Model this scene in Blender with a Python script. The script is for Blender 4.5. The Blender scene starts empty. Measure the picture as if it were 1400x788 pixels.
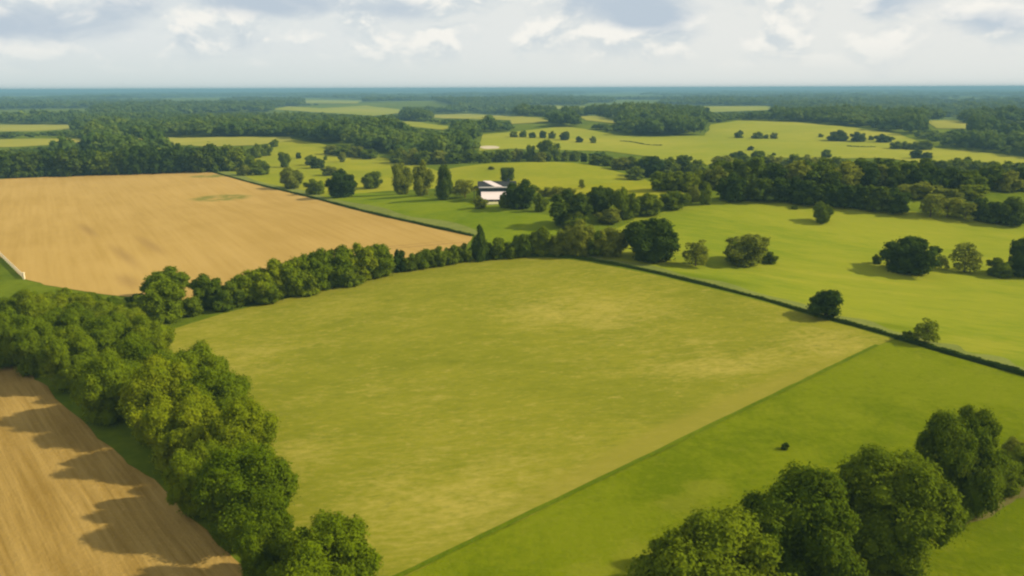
import bpy, math, random
import numpy as np
from mathutils import Vector
from mathutils.geometry import delaunay_2d_cdt

random.seed(4); rng = np.random.default_rng(11)
S = bpy.context.scene
COL = S.collection
R = math.radians

# ------------------------------------------------------------------ camera
F = 1089.0; PITCH = math.atan(273 / F); CAMH = 40.0; ROLL = R(0.18)
fwd = np.array([0, math.cos(PITCH), -math.sin(PITCH)])
r0 = np.array([1.0, 0, 0]); u0 = np.array([0, math.sin(PITCH), math.cos(PITCH)])
right = r0 * math.cos(ROLL) - u0 * math.sin(ROLL)
up = u0 * math.cos(ROLL) + r0 * math.sin(ROLL)
cam = bpy.data.cameras.new('camera'); co = bpy.data.objects.new('camera', cam); COL.objects.link(co)
cam.sensor_width = 36; cam.lens = 36 * F / 1400; cam.clip_start = 0.5; cam.clip_end = 90000
from mathutils import Matrix
M3 = Matrix((right, up, -fwd)).transposed()
co.matrix_world = Matrix.Translation((0, 0, CAMH)) @ M3.to_4x4()
S.camera = co

# ------------------------------------------------------------------ terrain
def flat(px, py):
    d = fwd + right * ((px - 700) / F) - up * ((py - 394) / F)
    t = CAMH / -d[2]
    return d[0] * t, d[1] * t
BUMPS = []
def bump(px, py, A, sx, sy, rot=0.0):
    x, y = flat(px, py); BUMPS.append((x, y, A, sx, sy, R(rot)))
bump(735, 385, 3.2, 55, 34)            # crown of the pale pasture
bump(1110, 297, 12.5, 90, 38, 4)        # hill on the right
bump(735, 240, 5.0, 55, 34)            # yellow knoll behind the house
bump(660, 283, 1.6, 30, 18)
bump(440, 205, 4.5, 70, 60)
bump(1120, 180, 9.0, 260, 130)
bump(760, 168, 6.0, 120, 120)
bump(250, 196, 4.0, 150, 70)
def H(x, y):
    x = np.asarray(x, float); y = np.asarray(y, float)
    z = np.zeros(np.broadcast(x, y).shape)
    for (cx, cy, A, sx, sy, a) in BUMPS:
        dx, dy = x - cx, y - cy
        u = dx * math.cos(a) + dy * math.sin(a); v = -dx * math.sin(a) + dy * math.cos(a)
        z = z + A * np.exp(-0.5 * ((u / sx) ** 2 + (v / sy) ** 2))
    d = np.sqrt(x * x + y * y)
    w = np.clip((d - 600) / 900, 0, 1); w = w * w * (3 - 2 * w)
    z = z + w * (4.0 * np.sin(x / 430 + 1.3) * np.sin(y / 310 + .4) + 3.0 * np.sin(x / 170 + y / 520 + 2) * np.sin(y / 205))
    n = np.clip((d - 20) / 60, 0, 1) * (1 - w)
    z = z + n * (.25 * np.sin(x / 23 + 1) * np.sin(y / 31 + 2) + .12 * np.sin(x / 9.7 + y / 14))
    return z
TS = np.geomspace(15, 60000, 2600)
def at(px, py):
    """pixel of the 1400 px photograph -> point on the terrain"""
    d = fwd + right * ((px - 700) / F) - up * ((py - 394) / F)
    z = CAMH + d[2] * TS - H(d[0] * TS, d[1] * TS)
    i = np.argmax(z < 0)
    if z[i] >= 0:
        t = CAMH / max(-d[2], 1e-4); t = min(t, 25000)
    else:
        a, b = TS[max(i - 1, 0)], TS[i]
        for _ in range(40):
            m = .5 * (a + b)
            if CAMH + d[2] * m - H(d[0] * m, d[1] * m) < 0: b = m
            else: a = m
        t = b
    x, y = d[0] * t, d[1] * t
    return float(x), float(y), float(H(x, y)), float(t)      # t = depth along the view axis
def topx(P):
    """(n,3) world points -> pixels"""
    v = P - np.array([0, 0, CAMH])
    dd = v @ fwd
    return 700 + F * (v @ right) / dd, 394 - F * (v @ up) / dd, dd

# ------------------------------------------------------------------ node helpers
class NT:
    def __init__(s, name):
        s.m = bpy.data.materials.new(name); s.m.use_nodes = True
        s.t = s.m.node_tree; s.t.nodes.clear()
        s.out = s.n('ShaderNodeOutputMaterial')
    def n(s, typ, **kw):
        nd = s.t.nodes.new(typ)
        for k, v in kw.items(): setattr(nd, k, v)
        return nd
    def l(s, a, b): s.t.links.new(a, b)
    def val(s, sock, v):
        if isinstance(v, bpy.types.NodeSocket): s.l(v, sock)
        else: sock.default_value = v
    def math(s, op, a, b=0.0, c=0.0):
        m = s.n('ShaderNodeMath', operation=op); s.val(m.inputs[0], a); s.val(m.inputs[1], b); s.val(m.inputs[2], c)
        return m.outputs[0]
    def mix(s, f, a, b):
        m = s.n('ShaderNodeMix', data_type='RGBA')
        s.val(m.inputs[0], f)
        s.val(m.inputs[6], a if not isinstance(a, tuple) else (*a, 1)[:4])
        s.val(m.inputs[7], b if not isinstance(b, tuple) else (*b, 1)[:4])
        return m.outputs[2]
    def noise(s, scale, detail=3, rough=.55, vec=None, stretch=None, dist=0.0, rot=0.0, loc=(0, 0, 0)):
        g = s.n('ShaderNodeNewGeometry').outputs['Position'] if vec is None else vec
        if rot:
            rt = s.n('ShaderNodeVectorRotate', rotation_type='Z_AXIS'); s.l(g, rt.inputs['Vector']); rt.inputs['Angle'].default_value = -rot; g = rt.outputs[0]
        mp = s.n('ShaderNodeMapping'); s.l(g, mp.inputs[0])
        mp.inputs['Scale'].default_value = stretch or (1, 1, 1)
        mp.inputs['Location'].default_value = loc
        nz = s.n('ShaderNodeTexNoise'); s.l(mp.outputs[0], nz.inputs['Vector'])
        nz.inputs['Scale'].default_value = scale; nz.inputs['Detail'].default_value = detail
        nz.inputs['Roughness'].default_value = rough; nz.inputs['Distortion'].default_value = dist
        return nz.outputs['Fac']
    def ramp(s, f, lo, hi):
        m = s.n('ShaderNodeMapRange', interpolation_type='SMOOTHSTEP'); s.val(m.inputs[0], f)
        m.inputs[1].default_value = lo; m.inputs[2].default_value = hi
        return m.outputs[0]
    def blob(s, cx, cy, sx, sy, rot=0.0):
        """soft ellipse at a world position"""
        g = s.n('ShaderNodeNewGeometry').outputs['Position']
        sub = s.n('ShaderNodeVectorMath', operation='SUBTRACT'); s.l(g, sub.inputs[0]); sub.inputs[1].default_value = (cx, cy, 0)
        sc = s.n('ShaderNodeMapping', vector_type='POINT'); s.l(sub.outputs[0], sc.inputs[0])
        rt = s.n('ShaderNodeVectorRotate', rotation_type='Z_AXIS'); s.l(sub.outputs[0], rt.inputs['Vector']); rt.inputs['Angle'].default_value = -rot
        ml = s.n('ShaderNodeVectorMath', operation='MULTIPLY'); s.l(rt.outputs[0], ml.inputs[0]); ml.inputs[1].default_value = (1 / sx, 1 / sy, 0)
        ln = s.n('ShaderNodeVectorMath', operation='LENGTH'); s.l(ml.outputs[0], ln.inputs[0])
        return s.ramp(ln.outputs['Value'], 1.0, 0.0)
    def finish(s, color, rough=.9, bump=None, bstr=.5, bdist=.1, spec=0.0):
        b = s.n('ShaderNodeBsdfPrincipled'); s.val(b.inputs['Base Color'], color if not isinstance(color, tuple) else (*color, 1)[:4])
        b.inputs['Roughness'].default_value = rough
        b.inputs['Specular IOR Level'].default_value = spec
        if bump is not None:
            bp = s.n('ShaderNodeBump'); s.l(bump, bp.inputs['Height']); bp.inputs['Strength'].default_value = bstr; bp.inputs['Distance'].default_value = bdist
            s.l(bp.outputs[0], b.inputs['Normal'])
        s.l(b.outputs[0], s.out.inputs[0]); return s.m

def mat_grass(name, a, b, c=None, big=.012, mid=.09, fine=.7, cw=.5, bump=.35, stretch=(1, 1, 1), rot=0.0, blobs=(), lohi=(.50, .74), con=(.40, .70), extra=(), grain=0.0):
    k = NT(name)
    n1 = k.noise(big, 4, .6); n2 = k.noise(mid, 4, .65, stretch=stretch, rot=rot, dist=.6); n3 = k.noise(fine, 3, .7, stretch=stretch, rot=rot)
    f = k.math('ADD', k.math('MULTIPLY', n1, .5), k.math('ADD', k.math('MULTIPLY', n2, .35), k.math('MULTIPLY', n3, .25)))
    col = k.mix(k.ramp(f, *con), a, b)
    if c is not None:
        n4 = k.noise(mid * 2.2, 5, .75, stretch=stretch, rot=rot, dist=.8, loc=(31, 7, 0))
        n5 = k.noise(fine * 1.6, 3, .7, stretch=stretch, rot=rot, loc=(3, 71, 0))
        g = k.math('ADD', k.math('MULTIPLY', n4, .54), k.math('MULTIPLY', n5, .46))
        g = k.math('ADD', g, k.math('MULTIPLY', k.math('SUBTRACT', n1, .5), .35))
        for (cx, cy, sx, sy, ro, w) in blobs:
            g = k.math('ADD', g, k.math('MULTIPLY', k.blob(cx, cy, sx, sy, ro), w))
        col = k.mix(k.math('MULTIPLY', k.ramp(g, *lohi), cw), col, c)
    if grain:
        n6 = k.noise(1.5, 4, .75, stretch=(.45, 1, 1), rot=rot, loc=(9, 4, 0)); n7 = k.noise(.5, 4, .75, stretch=(.45, 1, 1), rot=rot, loc=(2, 14, 0))
        gg = k.math('ADD', k.math('MULTIPLY', n6, .55), k.math('MULTIPLY', n7, .45))
        col = k.mix(k.math('MULTIPLY', k.ramp(gg, .52, .68), grain), col, c if c else b)
        col = k.mix(k.math('MULTIPLY', k.ramp(gg, .48, .33), grain), col, (a[0] * .72, a[1] * .76, a[2]))
    for (bb, bc, bs) in extra:
        col = k.mix(k.math('MULTIPLY', k.ramp(k.math('ADD', k.blob(*bb), k.math('MULTIPLY', k.math('SUBTRACT', n2, .5), .5)), .10, .75), bs), col, bc)
    return k.finish(col, .95, n3, bump, .25)

# sRGB helper: the albedo colours below are linear
MAT = {}
def blob_px(px, py, sx, sy, rot=0, w=.15):
    x, y, z, t = at(px, py); return (x, y, sx, sy, R(rot), w)

def pine_blobs(): return ()

# ------------------------------------------------------------------ mesh helpers
def tag(o, label=None, cat=None, group=None, kind=None):
    if label: o['label'] = label
    if cat: o['category'] = cat
    if group: o['group'] = group
    if kind: o['kind'] = kind
    return o
def np_mesh(name, V, FT, mats, mi=None, smooth=False):
    """V (n,3), FT (m,3) triangles"""
    me = bpy.data.meshes.new(name)
    V = np.asarray(V, np.float32); FT = np.asarray(FT, np.int32)
    me.vertices.add(len(V)); me.vertices.foreach_set('co', V.ravel())
    me.loops.add(FT.size); me.loops.foreach_set('vertex_index', FT.ravel())
    me.polygons.add(len(FT)); me.polygons.foreach_set('loop_start', np.arange(0, FT.size, 3, dtype=np.int32))
    if mi is not None: me.polygons.foreach_set('material_index', np.asarray(mi, np.int32))
    me.polygons.foreach_set('use_smooth', np.full(len(FT), smooth))
    for m in mats: me.materials.append(m)
    me.update(calc_edges=True)
    return me
def link(name, me, parent=None):
    o = bpy.data.objects.new(name, me); COL.objects.link(o)
    if parent is not None: o.parent = parent
    return o
def pymesh(name, vs, fs, mats, smooth=False):
    me = bpy.data.meshes.new(name); me.from_pydata([tuple(v) for v in vs], [], [tuple(f) for f in fs])
    for m in mats: me.materials.append(m)
    if smooth: me.polygons.foreach_set('use_smooth', [True] * len(me.polygons))
    me.update(); return me

# ------------------------------------------------------------------ ground sheet
def build_ground():
    rr = np.concatenate([[0.5, 8, 16, 24], np.arange(30, 640, 3.5), np.geomspace(642, 34000, 130)])
    na = 720
    aa = np.linspace(0, 2 * np.pi, na, endpoint=False)
    X = rr[:, None] * np.sin(aa)[None]; Y = rr[:, None] * np.cos(aa)[None]; Z = H(X, Y)
    V = np.stack([X, Y, Z], -1).reshape(-1, 3)
    i = np.arange(len(rr) - 1)[:, None] * na; j = np.arange(na)[None]; j2 = (j + 1) % na
    a, b, c, d = (i + j), (i + j2), (i + na + j2), (i + na + j)
    FT = np.concatenate([np.stack([a, d, c], -1).reshape(-1, 3), np.stack([a, c, b], -1).reshape(-1, 3)])
    V = np.vstack([V, [0, 0, float(H(0, 0))]]); n = len(V) - 1
    FT = np.vstack([FT, np.stack([np.full(na, n), np.arange(na), (np.arange(na) + 1) % na], -1)])
    k = NT('ground_grass')
    n1 = k.noise(.004, 4, .6); n2 = k.noise(.06, 4, .65); n3 = k.noise(.6, 3, .7)
    f = k.math('ADD', k.math('MULTIPLY', n1, .4), k.math('ADD', k.math('MULTIPLY', n2, .4), k.math('MULTIPLY', n3, .25)))
    col = k.mix(k.ramp(f, .40, .66), (.060, .088, .004), (.12, .150, .008))
    m = k.finish(col, .95, n3, .35, .25)
    o = link('ground', np_mesh('ground', V, FT, [m], smooth=True))
    tag(o, 'rolling green farmland ground reaching the horizon', 'ground', kind='structure')

def smooth_poly(P, per=6, closed=True):
    P = [np.array(p, float) for p in P]; out = []
    n = len(P)
    for i in range(n if closed else n - 1):
        p0 = P[(i - 1) % n] if closed or i > 0 else P[i]
        p1, p2 = P[i], P[(i + 1) % n]
        p3 = P[(i + 2) % n] if closed or i + 2 < n else P[(i + 1) % n]
        for k in range(per):
            t = k / per
            out.append(.5 * (2 * p1 + (p2 - p0) * t + (2 * p0 - 5 * p1 + 4 * p2 - p3) * t * t + (3 * p1 - p0 - 3 * p2 + p3) * t ** 3))
    if not closed: out.append(P[-1])
    return out
def lin_poly(P, step, closed=True):
    out = []; n = len(P)
    for i in range(n if closed else n - 1):
        a, b = np.array(P[i], float), np.array(P[(i + 1) % n], float)
        m = max(1, int(np.linalg.norm(b - a) / step))
        for k in range(m): out.append(a + (b - a) * k / m)
    if not closed: out.append(np.array(P[-1], float))
    return out
def inside(poly, x, y):
    x = np.asarray(x); y = np.asarray(y); r = np.zeros(x.shape, bool); n = len(poly)
    for i in range(n):
        x1, y1 = poly[i]; x2, y2 = poly[(i + 1) % n]
        if y1 == y2: continue
        c = ((y1 > y) != (y2 > y)) & (x < (x2 - x1) * (y - y1) / (y2 - y1) + x1)
        r ^= c
    return r
def sheet(name, pxpoly, mat, lift=.05, step=4.0, smooth=False, jitter=.4, label=None, cat='field', world=None):
    """a field: a sheet draped over the terrain inside an outline"""
    if world is None:
        pp = smooth_poly(pxpoly) if smooth else lin_poly(pxpoly, 14)
        W = np.array([at(*p)[:2] for p in pp])
    else: W = np.array(world)
    bs = min(step, 2.0) if step < 6 else step
    W = np.array(lin_poly([tuple(w) for w in W], bs))
    if jitter:
        J = rng.normal(0, jitter, W.shape); J = (J + np.roll(J, 1, 0) + np.roll(J, -1, 0)) / 3
        W = W + J
    lo, hi = W.min(0), W.max(0)
    gx, gy = np.meshgrid(np.arange(lo[0], hi[0], step), np.arange(lo[1], hi[1], step))
    gx = gx.ravel() + rng.uniform(-.2, .2, gx.size) * step; gy = gy.ravel() + rng.uniform(-.2, .2, gy.size) * step
    ins = inside(W.tolist(), gx, gy)
    G = np.stack([gx[ins], gy[ins]], -1)
    allv = [Vector(p) for p in W] + [Vector(p) for p in G]
    ed = [(i, (i + 1) % len(W)) for i in range(len(W))]
    vs, es, fs, *_ = delaunay_2d_cdt(allv, ed, [], 1, 1e-3)
    A = np.array([(v.x, v.y) for v in vs])
    Z = H(A[:, 0], A[:, 1]) + lift
    V = np.column_stack([A, Z]); T = np.array([f for f in fs if len(f) == 3])
    # drop triangles outside (concave parts)
    c = V[T].mean(1); T = T[inside(W.tolist(), c[:, 0], c[:, 1])]
    cr = np.cross((V[T[:, 1]] - V[T[:, 0]])[:, :2], (V[T[:, 2]] - V[T[:, 0]])[:, :2]); T[cr < 0] = T[cr < 0][:, ::-1]
    o = link(name, np_mesh(name, V, T, [mat], smooth=True))
    tag(o, label, cat, kind='structure'); return o

# ------------------------------------------------------------------ leaf materials
def mat_leaf(name, dark, mid, light, far=False, transl=.28):
    k = NT(name)
    if far:
        at_ = k.n('ShaderNodeAttribute', attribute_name='tint').outputs['Fac']
    else:
        at_ = k.n('ShaderNodeObjectInfo').outputs['Random']
    nz = k.noise(.45 if not far else .12, 3, .6)
    f = k.math('ADD', k.math('MULTIPLY', at_, .42), k.math('MULTIPLY', nz, .62))
    col = k.mix(k.ramp(f, .2, .55), dark, mid); col = k.mix(k.ramp(f, .5, .95), col, light)
    d = k.n('ShaderNodeBsdfDiffuse'); k.l(col, d.inputs[0])
    t = k.n('ShaderNodeBsdfTranslucent'); k.l(k.mix(.5, col, (light[0] * 1.3, light[1] * 1.3, light[2])), t.inputs[0])
    mx = k.n('ShaderNodeMixShader'); mx.inputs[0].default_value = transl
    k.l(d.outputs[0], mx.inputs[1]); k.l(t.outputs[0], mx.inputs[2]); k.l(mx.outputs[0], k.out.inputs[0])
    return k.m
def mat_bark():
    k = NT('bark'); n = k.noise(2.5, 4, .6, stretch=(1, 1, .3))
    return k.finish(k.mix(n, (.05, .035, .02), (.14, .10, .065)), .9, n, .5, .05)

MAT['lush'] = mat_leaf('lush_leaves', (0.060, 0.096, 0.0020), (0.108, 0.150, 0.0030), (0.203, 0.230, 0.0050), transl=.27)
MAT['deep'] = mat_leaf('deep_green_leaves', (0.0252, 0.0468, 0.0043), (0.0429, 0.0696, 0.0052), (0.0872, 0.1144, 0.0064), transl=.25)
MAT['olive'] = mat_leaf('olive_leaves', (0.125, 0.152, 0.0140), (0.172, 0.193, 0.0160), (0.224, 0.237, 0.0180), transl=.40)
MAT['mid'] = mat_leaf('mid_green_leaves', (0.056, 0.090, 0.0040), (0.098, 0.134, 0.0050), (0.166, 0.199, 0.0070), transl=.28)
MAT['far'] = mat_leaf('woodland_leaves', (0.035, 0.065, 0.0100), (0.069, 0.108, 0.0120), (0.146, 0.185, 0.0180), far=True, transl=.28)
MAT['bark'] = mat_bark()

# ------------------------------------------------------------------ crowns
def ico(sub):
    import bmesh
    bm = bmesh.new(); bmesh.ops.create_icosphere(bm, subdivisions=sub, radius=1)
    bm.verts.ensure_lookup_table()
    V = np.array([v.co[:] for v in bm.verts]); T = np.array([[v.index for v in f.verts] for f in bm.faces]); bm.free()
    return V, T
ICO = {s: ico(s) for s in (1, 2)}
def unit(v): return v / np.maximum(np.linalg.norm(v, axis=1, keepdims=True), 1e-9)
def lobes_for(shape, g, n):
    """lobe centres and radii in a tree that is 1 wide (-.5...5) and 1 high"""
    L = []
    if shape in ('billow', 'mound', 'oak'):
        cz, low = {'billow': (.50, .10), 'mound': (.44, .05), 'oak': (.52, .10)}[shape]
        ga = math.pi * (3 - math.sqrt(5)); lean = g.uniform(-.05, .05, 2)
        L.append((0, 0, cz, .27))
        if True:
            L.append((0, 0, .26, .25 if shape != 'oak' else .2)); sk = {'mound': .30, 'billow': .25, 'oak': .2}[shape]
            for i in range(7):
                ph = i * .9 + g.uniform(-.3, .3); r = g.uniform(.11, .19)
                L.append((sk * math.cos(ph), sk * math.sin(ph), r * g.uniform(.75, 1.3), r))
        for i in range(n):
            u = (i + .5) / n; ph = i * ga + g.uniform(-.5, .5)
            zz = 1 - 1.75 * u + g.uniform(-.12, .12); zz = max(-.8, min(1, zz)); rad = math.sqrt(max(.02, 1 - zz * zz))
            r = g.uniform(.11, .25); q = (.5 - r * .80) * g.uniform(.74, 1.12)
            hz_ = (1 - cz - r * .85) if zz > 0 else (cz - low - r * .55)
            c = np.array([q * rad * math.cos(ph) + lean[0] * zz, q * rad * math.sin(ph) + lean[1] * zz, cz + zz * hz_ * g.uniform(.80, 1.06)])
            L.append((*c, r))
            o = c - np.array([0, 0, cz - .06]); o = o / (np.linalg.norm(o) + 1e-6)
            for j in range(5):
                dd = o * .9 + g.normal(0, .62, 3) + np.array([0, 0, .22]); dd = dd / np.linalg.norm(dd)
                rs = r * g.uniform(.34, .56); p = c + dd * r * g.uniform(.72, 1.0)
                if p[2] > rs * .5: L.append((*p, rs))
    elif shape in ('round', 'bush', 'tree'):
        lo = {'round': .30, 'bush': .22, 'tree': .42}[shape]
        cz = {'round': .54, 'bush': .48, 'tree': .60}[shape]
        L.append((0, 0, cz, .30))
        ga = math.pi * (3 - math.sqrt(5))
        for i in range(n):
            u = (i + .5) / n; ph = i * ga + g.uniform(-.35, .35)
            zz = 1 - 1.55 * u + g.uniform(-.08, .08)          # from the top down past the waist
            zz = max(-.62, min(1, zz)); rad = math.sqrt(max(0, 1 - zz * zz))
            r = g.uniform(.13, .21) * (1 + .15 * (1 - abs(zz)))
            R_ = .5 - r * .85
            k = g.uniform(.82, 1.12)
            L.append((R_ * rad * k * math.cos(ph), R_ * rad * k * math.sin(ph), max(cz + zz * (1 - cz - r * .9) * g.uniform(.9, 1.05), r * .7 if shape != 'tree' else lo * .75), r))
    elif shape == 'cone':
        for i in range(n):
            u = (i + .5) / n; z = .08 + .86 * u; w = .42 * (1 - u ** 1.6) + .03
            for k in range(3):
                ph = g.uniform(0, 6.28); r = .10 + .16 * (1 - u)
                L.append((max(0, w - r * .6) * math.cos(ph), max(0, w - r * .6) * math.sin(ph), z, r))
    elif shape == 'column':
        for i in range(n):
            u = (i + .5) / n; z = .09 + .82 * u; w = .48 * math.sqrt(max(.02, 1 - max(0, (u - .25) / .80) ** 2)) * (.8 + .2 * min(1, u * 4))
            for k in range(3):
                ph = g.uniform(0, 6.28); r = .12 + .10 * (1 - u)
                L.append((max(0, w - r) * math.cos(ph), max(0, w - r) * math.sin(ph), z, r))
    elif shape == 'sparse':
        for i in range(n):
            ph = g.uniform(0, 6.28); zz = g.uniform(0, 1); rad = math.sqrt(g.uniform(.1, 1)) * .38 * (1 - .45 * zz)
            r = g.uniform(.09, .17)
            L.append((rad * math.cos(ph), rad * math.sin(ph), .16 + zz * .74, r))
    elif shape == 'block':
        for i in range(n):
            x, y = g.uniform(-.36, .36), g.uniform(-.30, .30); r = g.uniform(.13, .2)
            L.append((x, y, g.uniform(.2, .86 - abs(x) * .15), r))
    return np.array(L)
def crown_arrays(seed, shape, nl, leaves, size, core=True, card='quad', core_sub=2, core_k=.80):
    g = np.random.default_rng(seed)
    L = lobes_for(shape, g, nl); C, Rr = L[:, :3], L[:, 3]
    Vs, Ts = [], []; off = 0
    if core:
        for c, r in zip(C, Rr):
            bv, bt = ICO[core_sub if r > .13 else 1]
            nz = 1 + .22 * np.sin(bv @ g.normal(0, 3.2, 3) + g.uniform(0, 6)) * np.sin(bv @ g.normal(0, 3.2, 3) + g.uniform(0, 6)) + g.normal(0, .05, len(bv))
            v = c + bv * nz[:, None] * r * core_k; v[:, 2] = np.maximum(v[:, 2], .012)
            Vs.append(v); Ts.append(bt + off); off += len(v)
    # leaf sprays on the lobes' skins
    p = Rr ** 2; p /= p.sum()
    idx = g.choice(len(C), int(leaves * 1.6), p=p)
    d = unit(g.normal(0, 1, (len(idx), 3))); d[:, 2] = np.where(g.random(len(idx)) < .35, np.abs(d[:, 2]), d[:, 2])
    bumpy = 1 + .16 * np.sin(d[:, 0] * 9 + idx * 1.7) * np.sin(d[:, 1] * 8 + idx) * np.cos(d[:, 2] * 7)
    P = C[idx] + d * (Rr[idx] * bumpy * np.where(g.random(len(idx)) < .18, g.uniform(1.0, 1.32, len(idx)), g.uniform(.74, 1.10, len(idx))))[:, None]
    D2 = np.linalg.norm(P[:, None] - C[None], axis=2) / Rr[None]
    D2[np.arange(len(idx)), idx] = 9
    keep = (D2.min(1) > .72) & (P[:, 2] > .015)
    P, d = P[keep][:leaves], d[keep][:leaves]; n = len(P)
    nrm = unit(d + g.normal(0, .5, (n, 3)) + np.array([0, 0, .45]))
    a = unit(np.cross(nrm, g.normal(0, 1, (n, 3)))); b = np.cross(nrm, a)
    s = size * g.uniform(.55, 1.45, n)[:, None]
    if card == 'quad':
        q = [P - a * s, P - b * s * g.uniform(.35, .8, (n, 1)) + nrm * s * .15, P + a * s * g.uniform(.7, 1.2, (n, 1)), P + b * s * g.uniform(.35, .8, (n, 1)) + nrm * s * .15]
        V = np.stack(q, 1).reshape(-1, 3); k = np.arange(n)[:, None] * 4
        T = np.concatenate([k + [[0, 1, 2]], k + [[0, 2, 3]]])
    else:
        V = np.stack([P - a * s, P + a * s * .6 - b * s * .7, P + a * s * .4 + b * s * .9], 1).reshape(-1, 3)
        T = np.arange(n)[:, None] * 3 + [[0, 1, 2]]
    V[:, 2] = np.maximum(V[:, 2], .004)
    Vs.append(V); Ts.append(T + off)
    return np.vstack(Vs), np.vstack(Ts), C, Rr

def tube(path, radii, seg=7):
    V, Fc = [], []
    for i, (p, r) in enumerate(zip(path, radii)):
        p = Vector(p); q = Vector(path[min(i + 1, len(path) - 1)]) - Vector(path[max(i - 1, 0)])
        q.normalize(); a = q.orthogonal().normalized(); b = q.cross(a)
        for k in range(seg):
            t = 6.2832 * k / seg; V.append(p + (a * math.cos(t) + b * math.sin(t)) * r)
    for i in range(len(path) - 1):
        for k in range(seg):
            a0, a1 = i * seg + k, i * seg + (k + 1) % seg
            Fc += [(a0, a1, a1 + seg), (a0, a1 + seg, a0 + seg)]
    n = len(path) - 1
    for k in range(1, seg - 1): Fc.append((n * seg, n * seg + k, n * seg + k + 1))
    return np.array([v[:] for v in V]), np.array(Fc)
def trunk_arrays(seed, C, Rr, tall=True, thick=.03):
    g = np.random.default_rng(seed + 500)
    Vs, Ts = [], []; off = 0
    def add(path, rad):
        nonlocal off
        v, t = tube(path, rad); Vs.append(v); Ts.append(t + off); off += len(v)
    top = (g.uniform(-.03, .03), g.uniform(-.03, .03), .68)
    add([(0, 0, -.03), (0, 0, .03), (.008, .004, .2), (top[0] * .6, top[1] * .6, .42), top], [thick * 1.9, thick * 1.25, thick, thick * .75, thick * .25])
    for i in g.choice(len(C), min(8, len(C)), replace=False):
        c = C[i]; z0 = g.uniform(.16, .42); s = np.array([0, 0, z0]); e = s + (c - s) * .85; m = s + (c - s) * .45 + np.array([0, 0, -.02])
        add([s, m, e], [thick * .5, thick * .36, thick * .12])
    return np.vstack(Vs), np.vstack(Ts)

PROTO = {}
def proto(key, shape, nl, leaves, size, nvar, core=True, thick=.03, mats=('lush',), core_k=.8):
    vs = []
    for i in range(nvar):
        seed = hash_seed(key, i)
        V, T, C, Rr = crown_arrays(seed, shape, nl, leaves, size, core, core_k=core_k)
        tv, tt = trunk_arrays(seed, C, Rr, thick=thick)
        vs.append({'V': V, 'T': T, 'trunk': np_mesh('trunk', tv, tt, [MAT['bark']], smooth=True), 'crown': {}})
    PROTO[key] = vs
def hash_seed(key, i): return sum(ord(c) * (j + 3) for j, c in enumerate(key)) + i * 101
def crown_mesh(key, i, mat):
    v = PROTO[key][i]
    if mat not in v['crown']:
        v['crown'][mat] = np_mesh('crown', v['V'], v['T'], [MAT[mat]], smooth=False)
    return v['crown'][mat]

proto('near_tree', 'billow', 15, 21000, .0150, 6, core_k=.82)
proto('near_bush', 'mound', 9, 7000, .024, 3)
proto('tree', 'oak', 10, 4600, .030, 4)
proto('round', 'billow', 13, 5200, .028, 4)
proto('bush', 'mound', 8, 2800, .038, 4)
proto('sparse', 'sparse', 26, 2300, .034, 4, core=False, thick=.02)
proto('cone', 'cone', 9, 2600, .034, 2)
proto('column', 'column', 8, 2600, .034, 1)
proto('block', 'block', 16, 2600, .034, 2)
proto('wood_tree', 'mound', 9, 1300, .055, 6)

KIND = {  # key -> object name, category, crown names
 'near_tree': ('broadleaf_tree', 'tree'), 'near_bush': ('bush', 'bush'), 'tree': ('broadleaf_tree', 'tree'), 'round': ('broadleaf_tree', 'tree'),
 'bush': ('bush', 'bush'), 'sparse': ('sapling_tree', 'tree'), 'cone': ('conifer_tree', 'conifer'), 'column': ('conifer_tree', 'conifer'),
 'block': ('thorn_bush', 'bush'), 'wood_tree': ('broadleaf_tree', 'tree')}
NTREE = 0
def tree(px, py, w, h, key, mat, label, group=None, var=None, deep=1.0):
    """foot at pixel (px,py); w,h its size in photo pixels"""
    global NTREE
    x, y, z, t = at(px, py)
    W = w / F * t; dep = math.atan2(CAMH - z, math.hypot(x, y))
    Hh = (h / F * t * 1.04 - .30 * W * math.sin(dep)) / math.cos(dep)
    Hh = max(Hh, .5 * W)
    n = len(PROTO[key]); i = random.randrange(n) if var is None else var % n
    nm, cat = KIND[key]
    o = bpy.data.objects.new(nm, None); COL.objects.link(o); o.empty_display_size = .5
    o.location = (x, y, z - .02); o.rotation_euler = (0, 0, random.uniform(0, 6.28)); 
    k = W * 1.02
    o.scale = (k, k * deep, Hh)
    link('trunk', PROTO[key][i]['trunk'], o)
    link('crown', crown_mesh(key, i, mat), o)
    tag(o, label, cat, group); NTREE += 1
    return o
ORD = ['first','second','third','fourth','fifth','sixth','seventh','eighth','ninth','tenth','eleventh','twelfth','thirteenth','fourteenth','fifteenth','sixteenth','seventeenth','eighteenth','nineteenth','twentieth','twenty-first','twenty-second','twenty-third','twenty-fourth','twenty-fifth','twenty-sixth','twenty-seventh','twenty-eighth','twenty-ninth','thirtieth','thirty-first','thirty-second','thirty-third','thirty-fourth','thirty-fifth','thirty-sixth']
MATWORD = {'lush': 'bright green', 'deep': 'dark green', 'olive': 'pale olive', 'mid': 'mid green', 'far': 'dark'}
def row(items, place, group, end='left', what=None):
    """items (px,py,w,h,key,mat): labels count along the row from its named end"""
    items = sorted(items, key=lambda q: q[0])
    for i, q in enumerate(items):
        px, py, w, h, key, mat = q
        noun = {'bush': 'bush', 'near_bush': 'bush', 'sparse': 'thin tree', 'block': 'bush'}.get(key, 'tree')
        tree(px, py, w, h, key, mat, f"{MATWORD[mat]} {noun}, {ORD[i]} from the {end} {place}", group)

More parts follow.
